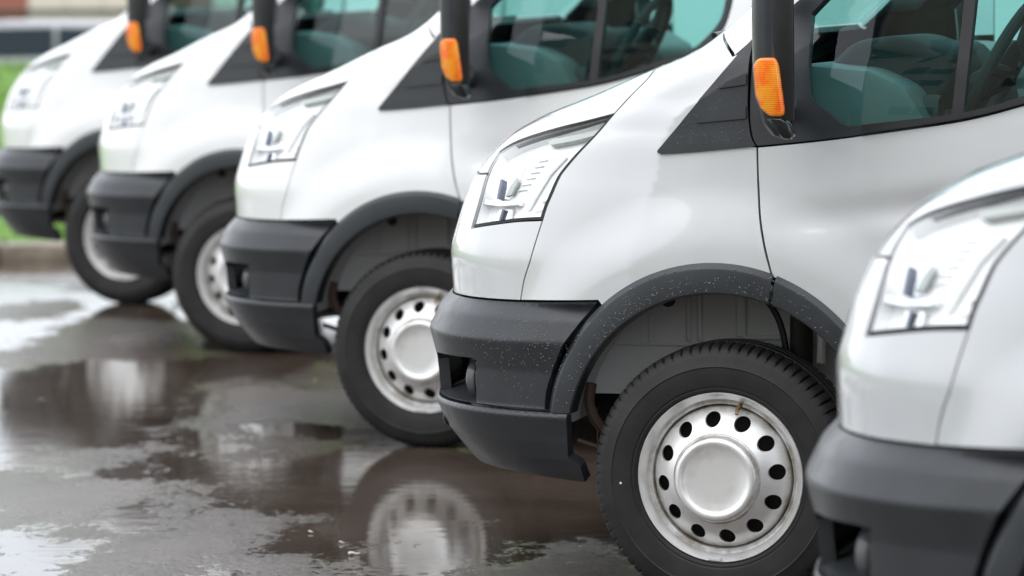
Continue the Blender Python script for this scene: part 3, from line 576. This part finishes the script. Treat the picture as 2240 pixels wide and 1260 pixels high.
    for wx in (0, 3.3):
        for sg in SB:
            wh = empty('wheel', (wx, sg * -.970, .342), 0 if sg > 0 else math.pi, van)
            if tyre_me is None:
                # tyre
                prof = [(.212, .012), (.2185, .006), (.222, -.004), (.229, -.010), (.233, -.0095), (.237, -.013), (.262, -.0175), (.284, -.0172), (.287, -.019), (.290, -.0172), (.309, -.013), (.322, -.007), (.331, .000), (.338, .008), (.3425, .022), (.345, .072), (.337, .075), (.337, .083), (.345, .086), (.346, .107), (.338, .110), (.338, .118), (.346, .121),
                        (.345, .140), (.337, .143), (.337, .151), (.345, .154), (.343, .178), (.336, .192), (.322, .203), (.29, .212), (.25, .210), (.215, .195)]
                deep = {12: .005, 13: .009, 14: .009, 15: .009, 27: .008, 28: .008, 29: .004}
                npit, sub = 80, 6; nseg = npit * sub; v = []; k = len(prof)
                for i in range(nseg):
                    g = (i % sub) == 0
                    for t, (rr, yy) in enumerate(prof):
                        sh = .25 if t > 20 else 0
                        a = 2 * math.pi * (i + sh * sub * .5) / nseg; r_ = rr - (deep.get(t, 0) if g else 0); z = r_ * math.sin(a)
                        yv = yy
                        if z < -.340: yv += -.006 if yy < .05 else 0; z = -.340
                        v.append((r_ * math.cos(a), yv, z))
                f = [(i * k + t, i * k + t + 1, ((i + 1) % nseg) * k + t + 1, ((i + 1) % nseg) * k + t) for i in range(nseg) for t in range(k - 1)]
                ty = MB().add(v, f, flip=False).build('tyre', 'rubber', wh, 30)
                # rim
                mb = MB()
                lathe(mb, [(.206, .10), (.2175, .014), (.2200, .004), (.2195, -.003), (.2175, -.005), (.2155, -.003), (.212, .002), (.2035, .009), (.2005, .016), (.1985, .0215), (.1955, .022), (.1925, .020), (.188, .024), (.1860, .034), (.1845, .040), (.1838, .038), (.1825, .030), (.180, .026)], 72)
                v2o = []; hole = []
                half = math.pi / 12
                for a in np.linspace(-half, half, 9): v2o.append((a * .15, .180))
                for r_ in np.linspace(.18, .118, 6)[1:]: v2o.append((half * .15, r_))
                for a in np.linspace(half, -half, 9)[1:]: v2o.append((a * .15, .118))
                for r_ in np.linspace(.118, .18, 6)[1:-1]: v2o.append((-half * .15, r_))
                hole = np.array([(.0205 * math.cos(t), .151 + .0195 * math.sin(t)) for t in np.linspace(0, 2 * math.pi, 22, endpoint=False)])
                o_ = np.array(v2o)[::-1]; vs, fs = triangulate(o_, [hole], .008, .008)
                def sec(p2, ph, dy=0):
                    a = p2[:, 0] / .15 + ph; r_ = p2[:, 1]; dd = np.clip((r_ - .118) / .062, 0, 1)
                    return np.c_[r_ * np.cos(a), -.030 + .056 * dd - .004 * np.sin(dd * math.pi) + dy, r_ * np.sin(a)]
                for q in range(12):
                    ph = q * math.pi / 6 + .12; pv = sec(vs, ph)
                    e = np.cross(pv[fs[:, 1]] - pv[fs[:, 0]], pv[fs[:, 2]] - pv[fs[:, 0]])[:, 1] > 0; ff = fs.copy(); ff[e] = ff[e][:, ::-1]
                    mb.add(pv, ff); a = sec(hole, ph); b = sec(hole * [1, 1] * 1, ph, .012); m_ = len(hole)
                    mb.add(np.concatenate([a, b]), [(i, (i + 1) % m_, (i + 1) % m_ + m_, i + m_) for i in range(m_)])
                lathe(mb, [(.118, -.030), (.1165, -.0305), (.1145, -.0295), (.1128, -.031), (.1115, -.041), (.109, -.050), (.104, -.056), (.098, -.059), (.092, -.0585), (.086, -.055), (.079, -.0525), (.05, -.0515), (.0005, -.051)], 64)
                rim = mb.build('rim', 'rim_silver', wh, 32)
                mb = MB(); lathe(mb, [(0, .05), (.175, .05), (.18, .06), (.18, .12)], 40); hub = mb.build('brake_disc', 'hub_dark', wh)
                mb = MB(); a = R(75); tube(mb, [(.193 * math.cos(a), .018, .193 * math.sin(a)), (.182 * math.cos(a), -.008, .182 * math.sin(a)), (.172 * math.cos(a - .02), -.016, .172 * math.sin(a - .02))], [.006, .004], 8); vl = mb.build('valve', 'brass', wh)
                mb = MB(); a = R(-94); box(mb, (-.018, -.007, -.005), (.018, .001, .005), .002, 1, Matrix.Translation((.212 * math.cos(a), 0, .212 * math.sin(a))) @ Matrix.Rotation(-(a + math.pi / 2), 4, 'Y')); wt = mb.build('balance_weight', 'grey_metal', wh)
                tyre_me = [ty, rim, hub, vl, wt]
            else:
                for o in tyre_me: c = o.copy(); col.objects.link(c); c.parent = wh
    # ---- cabin
    mb = MB()
    prism(mb, [(.02, 1.30), (.02, 1.375), (.20, 1.40), (.36, 1.385), (.46, 1.34), (.52, 1.24), (.50, 1.12), (.44, 1.02), (.40, .98), (.10, .98)], -.84, .84, bev=.02)
    dash = mb.build('dashboard', 'interior_grey', van)
    mb = MB(); prism(mb, [(.20, 1.38), (.28, 1.455), (.40, 1.47), (.52, 1.43), (.54, 1.36), (.50, 1.26), (.30, 1.26)], -.66, -.22, bev=.03, seg=3); mb.build('instrument_hood', 'seat_fabric', dash)
    mb = MB(); prism(mb, [(.28, 1.38), (.36, 1.44), (.46, 1.44), (.56, 1.32), (.58, 1.05), (.50, .92), (.40, .92)], -.16, .16, bev=.03, seg=3); mb.build('centre_console', 'seat_fabric', dash)
    mb = MB(); prism(mb, [(.16, 1.38), (.26, 1.43), (.38, 1.43), (.50, 1.36), (.48, 1.26), (.30, 1.26)], .24, .78, bev=.03, seg=3); mb.build('dash_tray', 'interior_light', dash)
    for y in (-.72, -.10, .10, .74):
        mb = MB(); lathe(mb, [(0, .0), (.030, .0), (.034, .008), (.045, .010), (.047, .0), (.047, -.03)], 20, 'x', (.515, y, 1.27)); mb.build('air_vent', 'seat_fabric', dash)
    mb = MB(); box(mb, (.555, -.11, 1.14), (.585, .11, 1.28), .01); mb.build('radio', 'car_black', dash)
    mb = MB(); tube(mb, [(.55, .0, 1.02), (.64, -.02, 1.06), (.68, -.02, 1.16)], [.016, .010], 8); lathe(mb, [(0, .03), (.02, .025), (.028, 0), (.02, -.025), (0, -.03)], 12, 'z', (.685, -.02, 1.18)); mb.build('gear_lever', 'seat_fabric', dash)
    mb = MB(); prism(mb, [(.14, 1.405), (.20, 1.414), (.34, 1.405), (.30, 1.398), (.20, 1.402)], .28, .62); mb.build('paper_sheet', 'frame_white2', dash)
    mb = MB(); mtx = Matrix.Translation((.63, -.44, 1.38)) @ Matrix.Rotation(R(-62), 4, 'Y')
    ring = [mtx @ Vector((.195 * math.cos(t), .195 * math.sin(t), 0)) for t in np.linspace(0, 2 * math.pi, 33)]
    tube(mb, [tuple(p) for p in ring], .0165, 10, .05)
    for t in (R(90), R(-90), R(0)):
        tube(mb, [tuple(mtx @ Vector((.05 * math.cos(t), .05 * math.sin(t), -.02))), tuple(mtx @ Vector((.19 * math.cos(t), .19 * math.sin(t), 0)))], .017, 8)
    bm = bmesh.new(); bmesh.ops.create_uvsphere(bm, u_segments=16, v_segments=8, radius=.08); bm.transform(mtx @ Matrix.Diagonal((1, 1, .4, 1))); bm_to(mb, bm)
    tube(mb, [tuple(mtx @ Vector((0, 0, -.02))), (.45, -.44, 1.27)], .04, 10)
    mb.build('steering_wheel', 'seat_fabric', van)
    for y in (-.46, .10, .55):
        w_ = .25 if y < 0 else .22
        mb = MB(); box(mb, (.72, y - w_, .72), (1.22, y + w_, .90), .05, 3); st = mb.build('seat', 'seat_fabric', van)
        mb = MB(); prism(mb, [(1.10, .86), (1.24, .86), (1.38, 1.46), (1.36, 1.50), (1.30, 1.50), (1.24, 1.44)], y - w_, y + w_, bev=.03, seg=3); mb.build('backrest', 'seat_fabric', st)
        mb = MB(); box(mb, (1.30, y - .13, 1.51), (1.40, y + .13, 1.70), .03, 3); mb.build('headrest', 'seat_fabric', st)
    mb = MB(); box(mb, (1.45, -.80, .62), (1.48, .80, 2.05), .01); mb.build('bulkhead', 'interior_light', van)
    mb = MB(); box(mb, (.50, -.90, .60), (1.46, .90, .64), .0); mb.build('cab_floor', 'hose', van)
    mb = MB(); box(mb, (.75, -.70, 2.12), (4.2, .70, 2.16), .01); mb.build('headliner', 'interior_light', van)
    return van

van = build_van()
VANS = [  # x, y, yaw, paint, label
    (.83093, 11.18425, -.315073, 'paint_pearl', 'sharply focused white van with rain drops on its wheel arch trim, second from the right'),
    (1.63146, 7.75156, -.419875, 'paint_silver_white', 'nearest, blurred silver white van cut off by the right edge, only its nose in view'),
    (-.00310, 14.81697, -.316178, 'paint_white', 'slightly blurred white van in the middle of the row, beside the sharply focused one'),
    (-.86253, 18.45719, -.321905, 'paint_white', 'blurred white van, second from the left, its rim mostly hidden by the next nose'),
    (-1.65002, 21.20761, -.327146, 'paint_white', 'farthest, most blurred white van at the left edge, its nose against the grass'),
]
def copy_tree(o, parent=None):
    c = o.copy(); col.objects.link(c); c.parent = parent
    for ch in o.children: copy_tree(ch, c)
    return c
def repaint(o, m):
    for ch in o.children:
        if ch.type == 'MESH' and ch.data.materials[0] and ch.data.materials[0].name.startswith('paint'):
            ch.material_slots[0].link = 'OBJECT'; ch.material_slots[0].material = MAT[m]
        repaint(ch, m)
bpy.context.view_layer.update()
vans = []
for i, (x, y, a, pm, lab) in enumerate(VANS):
    o = van if i == 0 else copy_tree(van)
    vans.append(o)
for o, (x, y, a, pm, lab) in zip(vans, VANS):
    o.location = (x, y, 0); o.rotation_euler = (0, 0, a); repaint(o, pm)
    tag(o, lab, 'van', 'vans parked side by side in a staggered row')

# rain drops standing on the trim of the focused van
rng = random.Random(9); mb = MB()
def drop(p, n, r_):
    n = Vector(n).normalized(); t = n.orthogonal().normalized(); b = n.cross(t); v = []; k = 6
    for ring, h in ((1., 0.), (.72, .5)):
        for j in range(k): a = 2 * math.pi * j / k; v.append(Vector(p) + (t * math.cos(a) + b * math.sin(a)) * r_ * ring + n * r_ * h * .8)
    v.append(Vector(p) + n * r_ * .62)
    mb.add(v, [(j, (j + 1) % k, k + (j + 1) % k, k + j) for j in range(k)] + [(k + j, k + (j + 1) % k, 2 * k) for j in range(k)])
for i in range(560):
    a = R(rng.triangular(20, 172, 120)); t = rng.uniform(.12, .9)
    o = np.array((CO[0] + RO * math.cos(a), CO[1] + RO * math.sin(a))); q = np.array((CI[0] + RI * math.cos(a), CI[1] + RI * math.sin(a))); x, z = o + (q - o) * t
    drop((x, S.y_at(x, z) - .0165, z), (0, -1, 0), .0009 + .0019 * rng.random() ** 2)
for i in range(380):
    x = rng.triangular(-.80, -.38, -.50); z = rng.triangular(.51, .775, .69); s_ = BS.s_of(x, z)
    if z < .63 and x < -.68: continue
    if x > -.485 + (z - .5) * .5: continue
    p = np.array(BS(s_, z)); n = BS.normal(np.array([s_]), np.array([z]))[0]; drop(p, n, .0008 + .0018 * rng.random() ** 2)
for i in range(150):
    x = rng.uniform(-.12, .07); z = rng.triangular(1.19, 1.40, 1.20)
    if z > 1.18 + (x + .166) * 1.05: continue
    drop((x, S.y_at(x, z) - .0075, z), (0, -1, .15), .0008 + .0014 * rng.random() ** 2)
tag(mb.build('rain_drops', 'water_drop', vans[0], 180), kind='stuff')
# ------------------------------------------------------------------ verge, street and what stands beyond
m = mat('grass', (.10, .19, .03), .8); n = tex(m, 3.5, 6, .65); r = ramp(m, n.outputs[0], [(.3, (.055, .13, .015)), (.55, (.13, .26, .03)), (.75, (.20, .30, .06))]); L(m, r.outputs[0], P(m).inputs['Base Color'])
m = mat('kerb_stone', (.20, .165, .125), .6); n = tex(m, 6, 6, .6); r = ramp(m, n.outputs[0], [(.3, (.10, .08, .055)), (.7, (.26, .22, .17))]); L(m, r.outputs[0], P(m).inputs['Base Color'])
m = mat('street_asphalt', (.07, .07, .07), .5)
m = mat('soil_far', (.10, .11, .06), .9)
def bank(y):
    t = min(1, max(0, (y - 23.9) / 11.5)); t = t * t * (3 - 2 * t); d = min(1, max(0, (y - 36.2) / 2.6)); return .085 + .76 * t - .93 * d * d * (3 - 2 * d)
mb = MB(); ys = np.linspace(23.86, 38.9, 40); xs_ = np.linspace(-70, 70, 50); v = [(x, y, bank(y) + .03 * math.sin(x * .7 + y)) for y in ys for x in xs_]
mb.add(v, [(j * 50 + i, j * 50 + i + 1, (j + 1) * 50 + i + 1, (j + 1) * 50 + i) for j in range(39) for i in range(49)])
tag(mb.build('lawn', 'grass'), kind='structure')
mb = MB(); mb.add([(-70, -60, .07), (-9.2, -60, .07), (-9.2, 23.86, .07), (-70, 23.86, .07)], [(0, 1, 2, 3)])
tag(mb.build('lawn', 'grass'), kind='structure')
mb = MB(); rg = random.Random(2)
for i in range(14000):
    x = rg.uniform(-6.5, -2.0); y = rg.uniform(23.9, 37.0); z = bank(y) + .03 * math.sin(x * .7 + y) - .01; h = rg.uniform(.05, .13); a = rg.uniform(0, 6.28); w_ = .006; dx, dy = rg.uniform(-.04, .04), rg.uniform(-.04, .04)
    mb.add([(x + w_ * math.cos(a), y + w_ * math.sin(a), z), (x - w_ * math.cos(a), y - w_ * math.sin(a), z), (x + dx, y + dy, z + h)], [(0, 1, 2)])
tag(mb.build('grass', 'grass', None, 0), 'short bright green grass on the bank behind the far van', 'grass', kind='stuff')
kerb = empty('kerb', (0, 23.5, 0)); tag(kerb, kind='structure')
mb = MB(); box(mb, (.004, 0, -.05), (.996, .34, .095), .02, 2); k0 = mb.build('kerb_stone', 'kerb_stone', kerb)
for i in range(-14, 15):
    c = k0 if i == -14 else k0.copy()
    if i > -14: col.objects.link(c); c.parent = kerb
    c.location = (i, 0, 0)
mb = MB(); mb.add([(-160, 38.8, -.085), (160, 38.8, -.085), (160, 56, -.085), (-160, 56, -.085)], [(0, 1, 2, 3)]); tag(mb.build('street', 'street_asphalt'), kind='structure')
mb = MB(); mb.add([(-900, -900, -.3), (900, -900, -.3), (900, 1500, -.3), (-900, 1500, -.3)], [(0, 1, 2, 3)]); tag(mb.build('terrain', 'soil_far'), kind='structure')

# parked silver car beyond the bank
mat('car_silver', (.36, .37, .39), .3, .3, 1.); mat('car_window', (.03, .04, .055), .2); mat('light_lens', (.7, .7, .7), .1)
car = empty('parked_car', (-5.7, 44.5, -.085)); tag(car, 'blurred silver estate car with dark windows parked beyond the grass bank', 'car')
mb = MB(); prism(mb, [(-2.3, .28), (-2.32, .62), (-2.15, .78), (-1.2, .88), (1.9, .92), (2.25, .86), (2.3, .55), (2.28, .28)], -.88, .88, bev=.05, seg=2); mb.build('body', 'car_silver', car)
mb = MB(); prism(mb, [(-1.25, .88), (-.55, 1.24), (.2, 1.30), (1.6, 1.27), (2.1, .92)], -.74, .74, bev=.04); mb.build('cabin', 'car_silver', car)
for poly in ([(-1.02, .91), (-.52, 1.19), (-.1, 1.215), (-.1, .91)], [(-.05, .91), (-.05, 1.216), (.75, 1.225), (.75, .91)], [(.80, .91), (.80, 1.225), (1.5, 1.20), (1.85, .92)]):
    mb = MB(); prism(mb, poly, -.752, -.735); mb.build('window_pane', 'car_window', car)
for x in (-1.4, 1.45):
    for y in (-.80, .80):
        w0 = empty('wheel', (x, y, .31), 0, car)
        mb = MB(); lathe(mb, [(.19, -.09), (.28, -.10), (.31, -.07), (.31, .07), (.28, .10), (.19, .09)], 24); mb.build('tyre', 'rubber', w0)
        mb = MB(); lathe(mb, [(0, -.07), (.12, -.08), (.19, -.095)], 20); mb.build('rim', 'rim_silver', w0)
for x, m_ in ((-2.27, 'light_lens'), (2.24, 'red_lens')):
    for y in (-.70, .70): mb = MB(); box(mb, (x - .05, y - .15, .60), (x + .05, y + .15, .74), .02); mb.build('headlight' if x < 0 else 'tail_light', m_, car)
# fence of red and cream boards across the street
mat('board_red', (.30, .11, .08), .7); mat('board_cream', (.62, .57, .48), .7); mat('rail_dark', (.05, .06, .035), .7)
fen = empty('panel_fence', (0, 60, -.3)); tag(fen, 'long fence of alternating red and cream panels across the street', 'fence')
mb = MB(); box(mb, (.01, -.03, .1), (.54, .03, 2.6), .01, 1); pr_ = mb.build('panel', 'board_red', fen); mb = MB(); box(mb, (.01, -.03, .1), (.54, .03, 2.6), .01, 1); pc_ = mb.build('panel', 'board_cream', fen)
for i in range(-50, 30):
    base = pr_ if (i * 7 % 5) in (0, 2) else pc_
    c = base.copy(); col.objects.link(c); c.parent = fen; c.location = (i * .55, 0, rg.uniform(-.03, .03))
bpy.data.objects.remove(pr_); bpy.data.objects.remove(pc_)
for z in (.5, 1.45, 2.3): mb = MB(); box(mb, (-27.5, -.07, z), (16.5, -.03, z + .07), .005, 1); mb.build('rail', 'rail_dark', fen)

# apartment block behind the photographer, mirrored in the side windows
m = mat('facade', (.36, .33, .28), .8); n = tex(m, .8, 5); r = ramp(m, n.outputs[0], [(.3, (.38, .35, .30)), (.7, (.52, .48, .42))]); L(m, r.outputs[0], P(m).inputs['Base Color'])
mat('dark_pane', (.02, .025, .03), .08); mat('frame_white', (.7, .7, .68), .5)
bl = empty('apartment_building', (-20, -31, -.3), R(-26)); tag(bl, 'beige apartment block with rows of windows, mirrored in the van side windows', 'building')
mb = MB(); box(mb, (-17, -12, 0), (17, 0, 26.8), .05, 1); mb.build('wall', 'facade', bl)
mb = MB(); box(mb, (-17.6, -12.6, 26.8), (17.6, .6, 27.5), .05, 1); mb.build('roof', 'rail_dark', bl)
mb = MB(); box(mb, (-.8, .0, 0), (.8, .06, 1.6), 0); f0 = mb.build('window', 'frame_white', bl)
mb = MB(); box(mb, (-.70, .061, .1), (-.04, .09, 1.5), 0); box(mb, (.04, .061, .1), (.70, .09, 1.5), 0); p0 = mb.build('pane', 'dark_pane', f0)
for fl in range(9):
    for k in range(11):
        if fl == 0 and k == 0: a = f0
        else:
            a = f0.copy(); col.objects.link(a); a.parent = bl; b = p0.copy(); col.objects.link(b); b.parent = a
        a.location = (-15 + k * 3, 0, 1.1 + fl * 2.9)

# small litter on the wet asphalt
mat('petal', (.75, .68, .62), .6); mat('petal_yellow', (.45, .42, .22), .7)
def litter(name, x, y, ln_, rz, m_, label, cat):
    mb = MB(); tube(mb, [(-ln_, 0, .004), (-ln_ * .4, .001, .006), (ln_ * .3, 0, .003), (ln_, .002, .004)], [ln_ * .28, ln_ * .12], 8, .005)
    o = mb.build(name, m_); o.location = (x, y, .002); o.rotation_euler = (0, 0, rz); tag(o, label, cat)
litter('cigarette_end', -.454, 11.30, .016, R(8), 'petal', 'long thin white scrap lying on the wet asphalt, nearest the focused van', 'litter')
litter('paper_scrap', -.499, 11.53, .008, R(-30), 'petal', 'middle one of three small white scraps on the wet asphalt', 'litter')
litter('paper_scrap', -.600, 11.76, .008, R(-40), 'petal', 'leftmost of three small white scraps on the wet asphalt', 'litter')
litter('leaf', -.488, 13.39, .010, R(20), 'petal_yellow', 'tiny yellowish leaf on wet asphalt in front of the middle van wheel', 'leaf')
litter('leaf', -.801, 16.25, .014, R(70), 'petal_yellow', 'tiny yellow leaf on wet asphalt farthest from the focused van', 'leaf')

# front wheels are not all turned the same way; one tyre carries a white balance dot
for o, dz in zip(vans, (0, 1.5, 0, 2.5, -2)):
    for ch in o.children:
        if ch.name.startswith('wheel') and ch.type == 'EMPTY' and abs(ch.location.x) < .1: ch.rotation_euler.z += R(dz)
fw_ = [c for c in vans[0].children if c.type == 'EMPTY' and c.location.x < .1 and c.location.y < 0][0]
mb = MB(); lathe(mb, [(0, -.0012), (.003, -.001), (.0034, .001)], 12, 'y', (-.262, -.0180, -.020)); mb.build('balance_dot', 'white_plastic', fw_)
